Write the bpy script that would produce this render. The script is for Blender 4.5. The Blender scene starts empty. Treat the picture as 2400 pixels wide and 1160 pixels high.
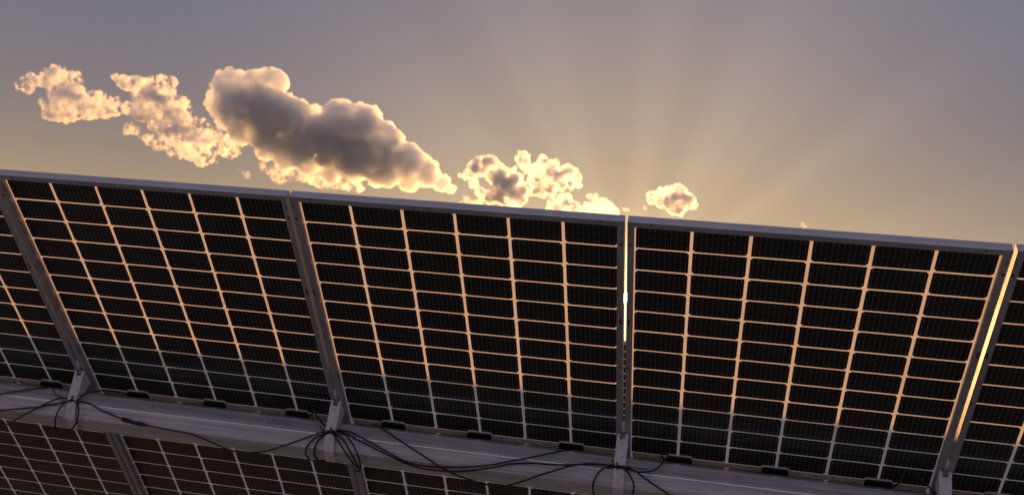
import bpy, bmesh, math, random
from mathutils import Vector, Matrix, noise

random.seed(7)
R = math.radians
scene = bpy.context.scene
COL = scene.collection

# ------------------------------------------------------------------ camera
TILT = 48.0            # elevation of the panels' front normal (degrees)
HUB = 1.5              # height of the row's pivot line above the ground
cam_d = bpy.data.cameras.new('camera')
cam = bpy.data.objects.new('camera', cam_d)
COL.objects.link(cam)
scene.camera = cam
right = Vector((0.9773758, 0.18064697, 0.11001459))
down = Vector((0.07978678, 0.1668203, -0.98275381))
fwd = Vector((-0.19588417, 0.96929751, 0.14863289))
m = Matrix((right, -down, -fwd)).transposed().to_4x4()
m.translation = Vector((2.58296, -4.03610, 1.64615))
cam.matrix_world = m
cam_d.sensor_width = 36.0
cam_d.lens = 35.413
cam_d.clip_start = 0.05
cam_d.clip_end = 20000
cam_d.dof.use_dof = True
cam_d.dof.focus_distance = 4.2
cam_d.dof.aperture_fstop = 4.5

# ------------------------------------------------------------------ sky and sun
SUN = Vector((-0.08119583, 0.99044367, 0.11148353)).normalized()
SUN_EL, SUN_AZ = 6.4008, -4.6866
w = bpy.data.worlds.new('World')
scene.world = w
w.use_nodes = True
nt = w.node_tree
nt.nodes.clear()
N = lambda t, **k: _new(nt, t, **k)

def _new(tree, t, ins=None, **props):
    n = tree.nodes.new(t)
    for k, v in props.items():
        setattr(n, k, v)
    for k, v in (ins or {}).items():
        s = n.inputs[k]
        if hasattr(v, 'is_output'):
            tree.links.new(v, s)
        else:
            s.default_value = v
    return n

def vmath(tree, op, a, b=None):
    n = tree.nodes.new('ShaderNodeVectorMath'); n.operation = op
    for i, v in enumerate((a, b)):
        if v is None: continue
        if hasattr(v, 'is_output'): tree.links.new(v, n.inputs[i])
        else: n.inputs[i].default_value = v
    return n.outputs['Value'] if op in ('DOT_PRODUCT', 'LENGTH') else n.outputs['Vector']

def math_(tree, op, a, b=None, clamp=False):
    n = tree.nodes.new('ShaderNodeMath'); n.operation = op; n.use_clamp = clamp
    for i, v in enumerate((a, b)):
        if v is None: continue
        if hasattr(v, 'is_output'): tree.links.new(v, n.inputs[i])
        else: n.inputs[i].default_value = v
    return n.outputs[0]

def mixc(tree, fac, a, b, blend='MIX'):
    n = tree.nodes.new('ShaderNodeMix'); n.data_type = 'RGBA'; n.blend_type = blend
    for s, v in ((n.inputs[0], fac), (n.inputs[6], a), (n.inputs[7], b)):
        if hasattr(v, 'is_output'): tree.links.new(v, s)
        else: s.default_value = v
    return n.outputs[2]

sky = N('ShaderNodeTexSky', sky_type='NISHITA', sun_disc=False, sun_elevation=R(SUN_EL), sun_rotation=R(SUN_AZ),
        altitude=200.0, air_density=1.0, dust_density=1.0, ozone_density=1.0)
# each sky channel inverted: extra brightness overhead and behind, added to fill rear faces
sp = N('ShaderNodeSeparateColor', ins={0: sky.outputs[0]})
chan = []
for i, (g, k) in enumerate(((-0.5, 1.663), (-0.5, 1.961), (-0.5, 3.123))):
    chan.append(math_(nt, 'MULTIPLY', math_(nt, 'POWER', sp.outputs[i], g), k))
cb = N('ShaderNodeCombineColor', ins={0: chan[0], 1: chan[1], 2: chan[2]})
# shafts of light fanning out from the sun, and the glare ring close around it
co = N('ShaderNodeTexCoord')
dirv = vmath(nt, 'NORMALIZE', co.outputs['Generated'])
cosd = vmath(nt, 'DOT_PRODUCT', dirv, tuple(SUN))
ea = SUN.cross(Vector((0, 0, 1))).normalized(); eb = ea.cross(SUN)
flat = N('ShaderNodeCombineXYZ', ins={0: vmath(nt, 'DOT_PRODUCT', dirv, tuple(ea)), 1: vmath(nt, 'DOT_PRODUCT', dirv, tuple(eb))})
fan = vmath(nt, 'NORMALIZE', flat.outputs[0])
rays = N('ShaderNodeTexNoise', ins={'Vector': fan, 'Scale': 3.2, 'Detail': 2.0, 'Roughness': 0.5})
rr = N('ShaderNodeMapRange', ins={'Value': rays.outputs[0], 'From Min': 0.36, 'From Max': 0.64, 'To Min': -1.0, 'To Max': 1.0}, interpolation_type='SMOOTHSTEP')
fall = math_(nt, 'POWER', math_(nt, 'MAXIMUM', cosd, 0.0), 14.0)
ray = math_(nt, 'ADD', math_(nt, 'MULTIPLY', math_(nt, 'MULTIPLY', rr.outputs[0], fall), 0.07), 1.0)
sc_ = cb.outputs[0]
aur = math_(nt, 'POWER', math_(nt, 'MAXIMUM', cosd, 0.0), 900.0)
lobe = math_(nt, 'POWER', math_(nt, 'MAXIMUM', cosd, 0.0), 20.0)
disc = math_(nt, 'GREATER_THAN', cosd, math.cos(R(0.27)))
glow = N('ShaderNodeCombineColor', ins={0: math_(nt, 'MULTIPLY', aur, 14.0), 1: math_(nt, 'MULTIPLY', aur, 10.0), 2: math_(nt, 'MULTIPLY', aur, 5.0)})
dcol = N('ShaderNodeCombineColor', ins={0: math_(nt, 'MULTIPLY', disc, 500.0), 1: math_(nt, 'MULTIPLY', disc, 400.0), 2: math_(nt, 'MULTIPLY', disc, 240.0)})
haze = N('ShaderNodeCombineColor', ins={0: math_(nt, 'MULTIPLY', lobe, 3.57), 1: math_(nt, 'MULTIPLY', lobe, 2.49), 2: math_(nt, 'MULTIPLY', lobe, 1.34)})
# warm dust low over the whole horizon
elev = math_(nt, 'MULTIPLY', math_(nt, 'ARCSINE', N('ShaderNodeSeparateXYZ', ins={0: dirv}).outputs[2]), 180 / math.pi)
ring = math_(nt, 'EXPONENT', math_(nt, 'MULTIPLY', math_(nt, 'ABSOLUTE', elev), -1 / 5.0))
ring = math_(nt, 'MULTIPLY', ring, math_(nt, 'ADD', math_(nt, 'MULTIPLY', cosd, 0.48), 0.54))
dust = N('ShaderNodeCombineColor', ins={0: math_(nt, 'MULTIPLY', ring, 14.62), 1: math_(nt, 'MULTIPLY', ring, 8.75), 2: math_(nt, 'MULTIPLY', ring, 0.06)})
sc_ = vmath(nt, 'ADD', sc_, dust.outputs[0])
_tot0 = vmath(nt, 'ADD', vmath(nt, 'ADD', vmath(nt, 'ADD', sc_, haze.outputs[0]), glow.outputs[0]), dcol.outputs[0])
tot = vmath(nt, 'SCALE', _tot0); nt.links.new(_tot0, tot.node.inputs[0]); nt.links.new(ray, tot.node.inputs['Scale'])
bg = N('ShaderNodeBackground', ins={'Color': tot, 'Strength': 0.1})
out = N('ShaderNodeOutputWorld', ins={'Surface': bg.outputs[0]})

sl = bpy.data.lights.new('sun', 'SUN')
sl.energy = 3.8
sl.angle = R(0.53)
sl.color = (1.0, 0.47, 0.15)
so = bpy.data.objects.new('sun', sl)
COL.objects.link(so)
so.rotation_euler = SUN.to_track_quat('Z', 'Y').to_euler()

vs = scene.view_settings
vs.view_transform = 'Standard'
vs.look = 'None'
vs.exposure = 0.35
vs.gamma = 1.0
scene.cycles.volume_bounces = 9
scene.cycles.volume_step_rate = 0.25
scene.cycles.transparent_max_bounces = 16
scene.cycles.max_bounces = 12

# ------------------------------------------------------------------ helpers
def mat(name):
    m = bpy.data.materials.new(name)
    m.use_nodes = True
    t = m.node_tree
    t.nodes.clear()
    o = t.nodes.new('ShaderNodeOutputMaterial')
    return m, t, o

def principled(name, color, rough=0.5, metal=0.0, coat=0.0, spec=0.5):
    m, t, o = mat(name)
    p = _new(t, 'ShaderNodeBsdfPrincipled', ins={'Base Color': (*color, 1), 'Roughness': rough, 'Metallic': metal, 'Coat Weight': coat, 'Specular IOR Level': spec})
    t.links.new(p.outputs[0], o.inputs[0])
    return m, t, p

def ramp(t, fac, stops):
    n = t.nodes.new('ShaderNodeValToRGB')
    e = n.color_ramp.elements
    while len(e) < len(stops): e.new(0.5)
    for el, (p, c) in zip(e, stops):
        el.position = p; el.color = (*c, 1) if len(c) == 3 else c
    t.links.new(fac, n.inputs[0])
    return n.outputs[0]

def obj(name, me, material=None, parent=None, loc=None, rot=None):
    o = bpy.data.objects.new(name, me)
    COL.objects.link(o)
    if material is not None and me is not None and not me.materials:
        me.materials.append(material)
    if parent is not None: o.parent = parent
    if loc is not None: o.location = loc
    if rot is not None: o.rotation_euler = rot
    return o

def tag(o, label, cat, group=None):
    o['label'] = label; o['category'] = cat
    if group: o['group'] = group
    return o

def mesh(name, verts, faces, smooth=False):
    me = bpy.data.meshes.new(name)
    me.from_pydata([tuple(v) for v in verts], [], faces)
    me.validate()
    bm = bmesh.new(); bm.from_mesh(me)
    bmesh.ops.remove_doubles(bm, verts=bm.verts, dist=1e-6)
    bmesh.ops.recalc_face_normals(bm, faces=bm.faces)
    bm.to_mesh(me); bm.free()
    if smooth:
        for p in me.polygons: p.use_smooth = True
    return me

def prism(name, poly, a, b, axis='z', smooth=False):
    """poly: 2D outline, extruded from a to b. axis x: outline is (y,z); z: outline is (x,y)."""
    n = len(poly)
    P = (lambda p, h: (h, p[0], p[1])) if axis == 'x' else ((lambda p, h: (p[0], h, p[1])) if axis == 'y' else (lambda p, h: (p[0], p[1], h)))
    v = [P(p, a) for p in poly] + [P(p, b) for p in poly]
    f = [tuple(range(n)), tuple(range(n, 2 * n))] + [(i, (i + 1) % n, n + (i + 1) % n, n + i) for i in range(n)]
    me = mesh(name, v, f)
    return me

def box(name, x0, x1, y0, y1, z0, z1, bev=0.0):
    me = prism(name, [(x0, y0), (x1, y0), (x1, y1), (x0, y1)], z0, z1)
    if bev:
        bm = bmesh.new(); bm.from_mesh(me)
        bmesh.ops.bevel(bm, geom=list(bm.edges), offset=bev, segments=2, affect='EDGES', profile=0.5)
        bm.to_mesh(me); bm.free()
    return me

def round_rect(x0, x1, y0, y1, r, seg=5):
    pts = []
    for cx, cy, a0 in ((x1 - r, y1 - r, 0), (x0 + r, y1 - r, 90), (x0 + r, y0 + r, 180), (x1 - r, y0 + r, 270)):
        for k in range(seg + 1):
            a = R(a0 + 90 * k / seg)
            pts.append((cx + r * math.cos(a), cy + r * math.sin(a)))
    return pts

def catmull(pts, sub=8):
    pts = [Vector(p) for p in pts]
    ext = [pts[0] * 2 - pts[1]] + pts + [pts[-1] * 2 - pts[-2]]
    out = []
    for i in range(1, len(ext) - 2):
        p0, p1, p2, p3 = ext[i - 1:i + 3]
        for k in range(sub):
            t = k / sub
            out.append(0.5 * ((2 * p1) + (p2 - p0) * t + (2 * p0 - 5 * p1 + 4 * p2 - p3) * t * t + (3 * p1 - p0 - 3 * p2 + p3) * t ** 3))
    out.append(pts[-1])
    return out

def tube(name, pts, rad, seg=8, sub=8, smoothed=True):
    c = catmull(pts, sub) if smoothed else [Vector(p) for p in pts]
    rads = rad if isinstance(rad, (list, tuple)) else [rad] * len(c)
    v, f = [], []
    up = Vector((0.13, 0.71, 0.69)).normalized()
    for i, p in enumerate(c):
        t = (c[min(i + 1, len(c) - 1)] - c[max(i - 1, 0)]).normalized()
        a = (up - t * up.dot(t))
        if a.length < 1e-3: a = t.orthogonal()
        a.normalize(); up = a
        b = t.cross(a)
        for k in range(seg):
            an = 2 * math.pi * k / seg
            v.append(p + (a * math.cos(an) + b * math.sin(an)) * rads[i])
    for i in range(len(c) - 1):
        for k in range(seg):
            f.append((i * seg + k, i * seg + (k + 1) % seg, (i + 1) * seg + (k + 1) % seg, (i + 1) * seg + k))
    f.append(tuple(range(seg))); f.append(tuple(range((len(c) - 1) * seg, len(c) * seg)))
    me = mesh(name, v, f, smooth=True)
    return me

def lathe(name, prof, axis, seg=20):
    """prof: (height, radius) along axis 'y' or 'z' about the origin"""
    v, f = [], []
    for h, r in prof:
        for k in range(seg):
            a = 2 * math.pi * k / seg
            c, s = r * math.cos(a), r * math.sin(a)
            v.append((c, h, s) if axis == 'y' else (c, s, h))
    for i in range(len(prof) - 1):
        for k in range(seg):
            f.append((i * seg + k, i * seg + (k + 1) % seg, (i + 1) * seg + (k + 1) % seg, (i + 1) * seg + k))
    f.append(tuple(range(seg))); f.append(tuple(range((len(prof) - 1) * seg, len(prof) * seg)))
    return mesh(name, v, f)

ROT = (R(90 + TILT), 0, 0)          # row-local: x along the row, y up the panel, z out of its rear side
def row_point(p, yrow=0.0):
    return Matrix.Translation((0, yrow, HUB)) @ Matrix.Rotation(R(90 + TILT), 4, 'X') @ Vector(p)

# ------------------------------------------------------------------ materials
# printed white lattice between the cells: lets sunlight through
M_sheet, t, o = mat('white_lattice')
co = _new(t, 'ShaderNodeTexCoord')
nz = _new(t, 'ShaderNodeTexNoise', ins={'Vector': co.outputs['Object'], 'Scale': 6.0, 'Detail': 5.0})
colr = ramp(t, nz.outputs[0], [(0.3, (0.70, 0.66, 0.60)), (0.7, (0.82, 0.79, 0.74))])
df = _new(t, 'ShaderNodeBsdfDiffuse', ins={'Color': colr})
tl = _new(t, 'ShaderNodeBsdfTranslucent', ins={'Color': colr})
mx = _new(t, 'ShaderNodeMixShader', ins={0: 0.52}); t.links.new(df.outputs[0], mx.inputs[1]); t.links.new(tl.outputs[0], mx.inputs[2])
gl = _new(t, 'ShaderNodeBsdfGlossy', ins={'Roughness': 0.06, 'Color': (1, 1, 1, 1)})
fr = _new(t, 'ShaderNodeFresnel', ins={'IOR': 1.45})
mx2 = _new(t, 'ShaderNodeMixShader', ins={0: fr.outputs[0]}); t.links.new(mx.outputs[0], mx2.inputs[1]); t.links.new(gl.outputs[0], mx2.inputs[2])
t.links.new(mx2.outputs[0], o.inputs[0])

# silicon half cell: near-black with thin wires and solder pads
def cell_material(name, tone):
    m, t, p = principled(name, (0.01, 0.01, 0.012), 0.42, 0.0, coat=0.4)
    p.inputs['Coat Roughness'].default_value = 0.05
    p.inputs['Specular IOR Level'].default_value = 0.3
    co = _new(t, 'ShaderNodeTexCoord')
    sp = _new(t, 'ShaderNodeSeparateXYZ', ins={0: co.outputs['Object']})
    fx = math_(t, 'ABSOLUTE', math_(t, 'SUBTRACT', math_(t, 'FRACT', math_(t, 'MULTIPLY', math_(t, 'ADD', sp.outputs[0], 0.0868), 10 / 0.1736)), 0.5))
    line = math_(t, 'LESS_THAN', fx, 0.028)
    fy = math_(t, 'ABSOLUTE', math_(t, 'SUBTRACT', math_(t, 'FRACT', math_(t, 'MULTIPLY', math_(t, 'ADD', sp.outputs[1], 0.0431), 3 / 0.0862)), 0.5))
    pad = math_(t, 'MULTIPLY', math_(t, 'LESS_THAN', fx, 0.07), math_(t, 'LESS_THAN', fy, 0.09))
    wire = math_(t, 'MAXIMUM', math_(t, 'MULTIPLY', line, 0.55), pad)
    ns = _new(t, 'ShaderNodeTexNoise', ins={'Vector': co.outputs['Object'], 'Scale': 30.0, 'Detail': 3.0})
    info = _new(t, 'ShaderNodeObjectInfo')
    dark = mixc(t, info.outputs['Random'], tone[0], tone[1])
    dark = mixc(t, math_(t, 'MULTIPLY', ns.outputs[0], 0.4), dark, (0.004, 0.004, 0.006, 1))
    base = mixc(t, wire, dark, (0.30, 0.28, 0.26, 1))
    dz = _new(t, 'ShaderNodeTexNoise', ins={'Vector': _new(t, 'ShaderNodeNewGeometry').outputs['Position'], 'Scale': 2.2, 'Detail': 6.0, 'Roughness': 0.65})
    base = mixc(t, math_(t, 'MULTIPLY', math_(t, 'SUBTRACT', dz.outputs[0], 0.35), 0.10, True), base, (0.30, 0.26, 0.21, 1))
    t.links.new(base, p.inputs['Base Color'])
    return m
M_cell = cell_material('silicon_cell', ((0.008, 0.008, 0.010, 1), (0.016, 0.014, 0.014, 1)))

M_frame, t, p = principled('anodised_frame', (0.50, 0.50, 0.51), 0.38, 0.7)
co = _new(t, 'ShaderNodeTexCoord')
mp = _new(t, 'ShaderNodeMapping', ins={'Vector': co.outputs['Object'], 'Scale': (40, 40, 300)})
nz = _new(t, 'ShaderNodeTexNoise', ins={'Vector': co.outputs['Object'], 'Scale': 9.0, 'Detail': 6.0})
t.links.new(ramp(t, nz.outputs[0], [(0.3, (0.42, 0.43, 0.47)), (0.75, (0.54, 0.55, 0.60))]), p.inputs['Base Color'])
t.links.new(math_(t, 'ADD', math_(t, 'MULTIPLY', nz.outputs[0], 0.25), 0.42), p.inputs['Roughness'])

M_strip, t, p = principled('cream_strip', (0.66, 0.58, 0.46), 0.45, 0.0, coat=0.3)
co = _new(t, 'ShaderNodeTexCoord')
mp = _new(t, 'ShaderNodeMapping', ins={'Vector': co.outputs['Object'], 'Scale': (3, 120, 1)})
nz = _new(t, 'ShaderNodeTexNoise', ins={'Vector': mp.outputs[0], 'Scale': 1.5, 'Detail': 4.0})
t.links.new(ramp(t, nz.outputs[0], [(0.3, (0.52, 0.44, 0.34)), (0.65, (0.70, 0.63, 0.50))]), p.inputs['Base Color'])

M_black, t, p = principled('black_plastic', (0.012, 0.012, 0.013), 0.38)
M_cable, t, p = principled('cable_rubber', (0.014, 0.013, 0.013), 0.46)
M_tie, t, p = principled('cable_tie_nylon', (0.016, 0.014, 0.013), 0.5)
M_seal, t, p = principled('white_sealant', (0.78, 0.77, 0.76), 0.5)
M_label, t, p = principled('label_paper', (0.66, 0.63, 0.60), 0.55)
M_ink, t, p = principled('label_ink', (0.03, 0.03, 0.035), 0.6)
M_blue, t, o = mat('faded_blue_ink')
co = _new(t, 'ShaderNodeTexCoord')
nz = _new(t, 'ShaderNodeTexNoise', ins={'Vector': co.outputs['Object'], 'Scale': 90.0, 'Detail': 4.0})
pb = _new(t, 'ShaderNodeBsdfPrincipled', ins={'Base Color': (0.10, 0.32, 0.50, 1), 'Roughness': 0.6})
tp = _new(t, 'ShaderNodeBsdfTransparent')
mx = _new(t, 'ShaderNodeMixShader', ins={0: math_(t, 'MULTIPLY', math_(t, 'GREATER_THAN', nz.outputs[0], 0.47), 0.6)})
t.links.new(tp.outputs[0], mx.inputs[1]); t.links.new(pb.outputs[0], mx.inputs[2]); t.links.new(mx.outputs[0], o.inputs[0])

# galvanised steel tube: drawn streaks along its length, spangle, scratches
M_galv, t, p = principled('galvanised_tube', (0.42, 0.42, 0.43), 0.4, 0.30)
co = _new(t, 'ShaderNodeTexCoord')
mp = _new(t, 'ShaderNodeMapping', ins={'Vector': co.outputs['Object'], 'Scale': (1.2, 120, 120)})
st = _new(t, 'ShaderNodeTexNoise', ins={'Vector': mp.outputs[0], 'Scale': 1.0, 'Detail': 7.0, 'Roughness': 0.65})
mp2 = _new(t, 'ShaderNodeMapping', ins={'Vector': co.outputs['Object'], 'Scale': (9, 30, 30)})
bl = _new(t, 'ShaderNodeTexNoise', ins={'Vector': mp2.outputs[0], 'Scale': 1.0, 'Detail': 8.0, 'Roughness': 0.7})
fine = _new(t, 'ShaderNodeTexNoise', ins={'Vector': co.outputs['Object'], 'Scale': 260.0, 'Detail': 2.0})
c1 = ramp(t, st.outputs[0], [(0.34, (0.50, 0.51, 0.535)), (0.50, (0.72, 0.735, 0.78)), (0.68, (0.88, 0.90, 0.96))])
c2 = ramp(t, bl.outputs[0], [(0.35, (0.82, 0.81, 0.80)), (0.6, (1, 1, 1))])
mp4 = _new(t, 'ShaderNodeMapping', ins={'Vector': co.outputs['Object'], 'Scale': (0.5, 45, 45)})
bs = _new(t, 'ShaderNodeTexNoise', ins={'Vector': mp4.outputs[0], 'Scale': 1.0, 'Detail': 4.0, 'Roughness': 0.6})
c2b = ramp(t, bs.outputs[0], [(0.36, (0.76, 0.75, 0.75)), (0.52, (0.97, 0.97, 0.97)), (0.64, (1.0, 1.0, 1.02))])
c3 = mixc(t, 0.75, mixc(t, 0.8, c1, c2b, 'MULTIPLY'), c2, 'MULTIPLY')
# white zinc marks: short cross scratches and wandering flow lines
mp3 = _new(t, 'ShaderNodeMapping', ins={'Vector': co.outputs['Object'], 'Scale': (7.0, 3.0, 3.0)})
wv = _new(t, 'ShaderNodeTexNoise', ins={'Vector': mp3.outputs[0], 'Scale': 1.6, 'Detail': 6.0, 'Roughness': 0.6})
dr = math_(t, 'LESS_THAN', math_(t, 'ABSOLUTE', math_(t, 'SUBTRACT', wv.outputs[0], 0.60)), 0.0035)
dr = math_(t, 'MULTIPLY', dr, math_(t, 'GREATER_THAN', fine.outputs[0], 0.45))
c4 = mixc(t, math_(t, 'MULTIPLY', dr, 0.7), c3, (0.72, 0.72, 0.75, 1))
t.links.new(c4, p.inputs['Base Color'])
t.links.new(math_(t, 'ADD', math_(t, 'MULTIPLY', st.outputs[0], 0.35), 0.18), p.inputs['Roughness'])
bmp = _new(t, 'ShaderNodeBump', ins={'Strength': 0.12, 'Distance': 0.002, 'Height': st.outputs[0]})
t.links.new(bmp.outputs[0], p.inputs['Normal'])

M_edge, t, p = principled('zinc_edge_highlight', (0.93, 0.93, 0.95), 0.22, 0.9)  # bright sky highlight along the tube's ridges, put into a paler, shinier zinc
M_strap, t, p = principled('zinc_strap', (0.62, 0.61, 0.64), 0.52, 0.05)
co = _new(t, 'ShaderNodeTexCoord')
vo = _new(t, 'ShaderNodeTexVoronoi', ins={'Vector': co.outputs['Object'], 'Scale': 190.0})
nz = _new(t, 'ShaderNodeTexNoise', ins={'Vector': co.outputs['Object'], 'Scale': 45.0, 'Detail': 6.0})
ca = ramp(t, nz.outputs[0], [(0.3, (0.66, 0.65, 0.67)), (0.65, (0.86, 0.85, 0.88))])
cb = mixc(t, 0.35, ca, vo.outputs['Color'], 'SOFT_LIGHT')
t.links.new(cb, p.inputs['Base Color'])
M_bolt, t, p = principled('zinc_bolt', (0.52, 0.54, 0.55), 0.3, 0.9)
M_hole, t, p = principled('dark_bore', (0.02, 0.02, 0.022), 0.6)

M_post, t, p = principled('galvanised_post', (0.45, 0.45, 0.46), 0.45, 0.7)

M_ground, t, p = principled('dry_sandy_soil', (0.14, 0.11, 0.07), 0.95, spec=0.1)
co = _new(t, 'ShaderNodeTexCoord')
n1 = _new(t, 'ShaderNodeTexNoise', ins={'Vector': co.outputs['Object'], 'Scale': 0.35, 'Detail': 8.0})
n2 = _new(t, 'ShaderNodeTexNoise', ins={'Vector': co.outputs['Object'], 'Scale': 14.0, 'Detail': 8.0})
ga = ramp(t, n1.outputs[0], [(0.35, (0.38, 0.335, 0.27)), (0.65, (0.33, 0.295, 0.235))])
gb = ramp(t, n2.outputs[0], [(0.3, (0.7, 0.68, 0.66)), (0.7, (1.1, 1.08, 1.05))])
t.links.new(mixc(t, 1.0, ga, gb, 'MULTIPLY'), p.inputs['Base Color'])
bp = _new(t, 'ShaderNodeBump', ins={'Strength': 0.6, 'Distance': 0.05, 'Height': n2.outputs[0]})
t.links.new(bp.outputs[0], p.inputs['Normal'])

# ------------------------------------------------------------------ ground
gv, gf = [], []
ng = 40
for j in range(ng + 1):
    for i in range(ng + 1):
        a, b = (i / ng * 2 - 1), (j / ng * 2 - 1)
        x, y = math.copysign(abs(a) ** 3, a) * 6000, math.copysign(abs(b) ** 3, b) * 6000
        d = math.hypot(x, y)
        gv.append((x, y, 0.05 * noise.noise((x * 0.3, y * 0.3, 0)) if d < 60 else -0.6 * min(1, d / 300)))
for j in range(ng):
    for i in range(ng):
        k = j * (ng + 1) + i
        gf.append((k, k + 1, k + ng + 2, k + ng + 1))
g = obj('ground', mesh('ground', gv, gf, True), M_ground)
g['kind'] = 'structure'

# ------------------------------------------------------------------ solar panel
PITCH = 1.15665
W2, L2 = 0.5730, 1.158          # half width, half length of a panel
CP, RP, MID = 0.1846, 0.0925, 0.026
FL_L, FL_T = 0.0225, 0.0205     # flange widths: long rails, short rails

cw_, ch_, cf = 0.0868, 0.0431, 0.0085
def cell_mesh(name, top):
    s = 1 if top else -1
    p = [(-cw_, -s * ch_), (cw_, -s * ch_), (cw_, s * (ch_ - cf)), (cw_ - cf, s * ch_), (-cw_ + cf, s * ch_), (-cw_, s * (ch_ - cf))]
    me = prism(name, p, -0.0008, 0.0009)
    me.materials.append(M_cell)
    return me
CELL_A, CELL_B = cell_mesh('cell_top_chamfer', True), cell_mesh('cell_bottom_chamfer', False)

def rail_mesh(name, length, flange, holes, end_gap, width_cut):
    """Rail along x, outer face at y=0, inward = -y, rear = +z. holes: (x0,x1,y0,y1) with y measured inward."""
    web = flange - 0.0055
    prof = [(0.0, -0.0045)]
    for k in range(4):                                   # grooves on the outer face
        z0 = 0.000 + k * 0.0068
        prof += [(0.0, z0), (-0.0011, z0 + 0.0006), (-0.0011, z0 + 0.0022), (0.0, z0 + 0.0028)]
    prof += [(0.0, 0.0281), (-0.0026, 0.0281), (-0.0026, -0.0025), (-web, -0.0025), (-web, 0.0281), (-web - 0.0014, 0.0281), (-web - 0.0014, -0.0045)]
    n = len(prof)
    a, b = -length / 2, length / 2
    v = [(a, p[0], p[1]) for p in prof] + [(b, p[0], p[1]) for p in prof]
    f = [tuple(range(n)), tuple(range(n, 2 * n))] + [(i, (i + 1) % n, n + (i + 1) % n, n + i) for i in range(n)]
    # rear flange with true openings
    fa, fb = a + width_cut, b - width_cut
    xs = sorted({fa, fb, *[h[0] for h in holes], *[h[1] for h in holes]})
    ys = sorted({0.0, flange, *[h[2] for h in holes], *[h[3] for h in holes]})
    solid = lambda i, j: 0 <= i < len(xs) - 1 and 0 <= j < len(ys) - 1 and not any(
        h[0] - 1e-6 < (xs[i] + xs[i + 1]) / 2 < h[1] + 1e-6 and h[2] - 1e-6 < (ys[j] + ys[j + 1]) / 2 < h[3] + 1e-6 for h in holes)
    z0, z1 = 0.0281, 0.0300
    def quad(*q):
        base = len(v); v.extend(q); f.append(tuple(range(base, base + 4)))
    for i in range(len(xs) - 1):
        for j in range(len(ys) - 1):
            if not solid(i, j): continue
            x0, x1, y0, y1 = xs[i], xs[i + 1], -ys[j], -ys[j + 1]
            quad((x0, y0, z1), (x1, y0, z1), (x1, y1, z1), (x0, y1, z1))
            quad((x0, y0, z0), (x1, y0, z0), (x1, y1, z0), (x0, y1, z0))
            if not solid(i - 1, j): quad((x0, y0, z0), (x0, y1, z0), (x0, y1, z1), (x0, y0, z1))
            if not solid(i + 1, j): quad((x1, y0, z0), (x1, y1, z0), (x1, y1, z1), (x1, y0, z1))
            if not solid(i, j - 1): quad((x0, y0, z0), (x1, y0, z0), (x1, y0, z1), (x0, y0, z1))
            if not solid(i, j + 1): quad((x0, y1, z0), (x1, y1, z0), (x1, y1, z1), (x0, y1, z1))
    me = mesh(name, v, f)
    me.materials.append(M_frame)
    return me

top_holes = [(s * 0.497 - 0.004, s * 0.497 + 0.004, 0.005, 0.0105) for s in (-1, 1)]
RAIL_T = rail_mesh('short_rail', 2 * W2, FL_T, top_holes, 0, FL_L + 0.0004)
LH = []
for s in (-1, 1):
    for c, hl, y0, y1 in ((1.064, 0.005, 0.005, 0.013), (1.108, 0.0028, 0.0075, 0.0125), (1.121, 0.0022, 0.006, 0.010),
                          (0.724, 0.014, 0.0062, 0.0118), (0.50, 0.005, 0.006, 0.012)):
        LH.append((s * c - hl, s * c + hl, y0, y1))
RAIL_L = rail_mesh('long_rail', 2 * L2 - 0.0056, FL_L, LH, 0, 0.0)
SHEET = mesh('lattice_sheet', [(-W2 + .003, -L2 + .003, 0), (W2 - .003, -L2 + .003, 0), (W2 - .003, L2 - .003, 0), (-W2 + .003, L2 - .003, 0)], [(0, 1, 2, 3)])
SHEET.materials.append(M_sheet)
# centre strip: a shallow folded ribbon
STRIP = prism('centre_strip', [(-0.0135, 0.0010), (-0.0135, 0.0018), (-0.003, 0.0024), (-0.0016, 0.0016), (0.0, 0.0024), (0.0125, 0.0018), (0.0135, 0.0010)], -0.545, 0.545, 'x')
STRIP.materials.append(M_strip)
JB_BODY = prism('junction_box', round_rect(-0.050, 0.050, -0.026, 0.027, 0.012), 0.004, 0.021)
_bm = bmesh.new(); _bm.from_mesh(JB_BODY)
_e = [e for e in _bm.edges if all(abs(vv.co.z - 0.021) < 1e-5 for vv in e.verts)]
bmesh.ops.bevel(_bm, geom=_e, offset=0.003, segments=2, affect='EDGES')
_bm.to_mesh(JB_BODY); _bm.free(); JB_BODY.materials.append(M_black)
JB_SEAL = prism('sealant_bead', round_rect(-0.0535, 0.0535, -0.0295, 0.0305, 0.015), 0.0024, 0.0082); JB_SEAL.materials.append(M_seal)
JB_LID = prism('lid_plate', round_rect(-0.018, 0.018, -0.008, 0.010, 0.002), 0.0212, 0.0222); JB_LID.materials.append(M_black)
JB_GLAND = lathe('cable_gland', [(0, 0.0055), (0.004, 0.0075), (0.014, 0.0075), (0.018, 0.005)], 'y', 12); JB_GLAND.materials.append(M_black)
LAB = [box('label_sticker', -0.057, 0.057, -0.0115, 0.0115, 0.0024, 0.0029), box('label_sticker', -0.024, 0.024, -0.0112, 0.0112, 0.0024, 0.0029),
       box('label_sticker', -0.021, 0.021, -0.0065, 0.0065, 0.0024, 0.0029)]
for l in LAB: l.materials.append(M_label)

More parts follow.
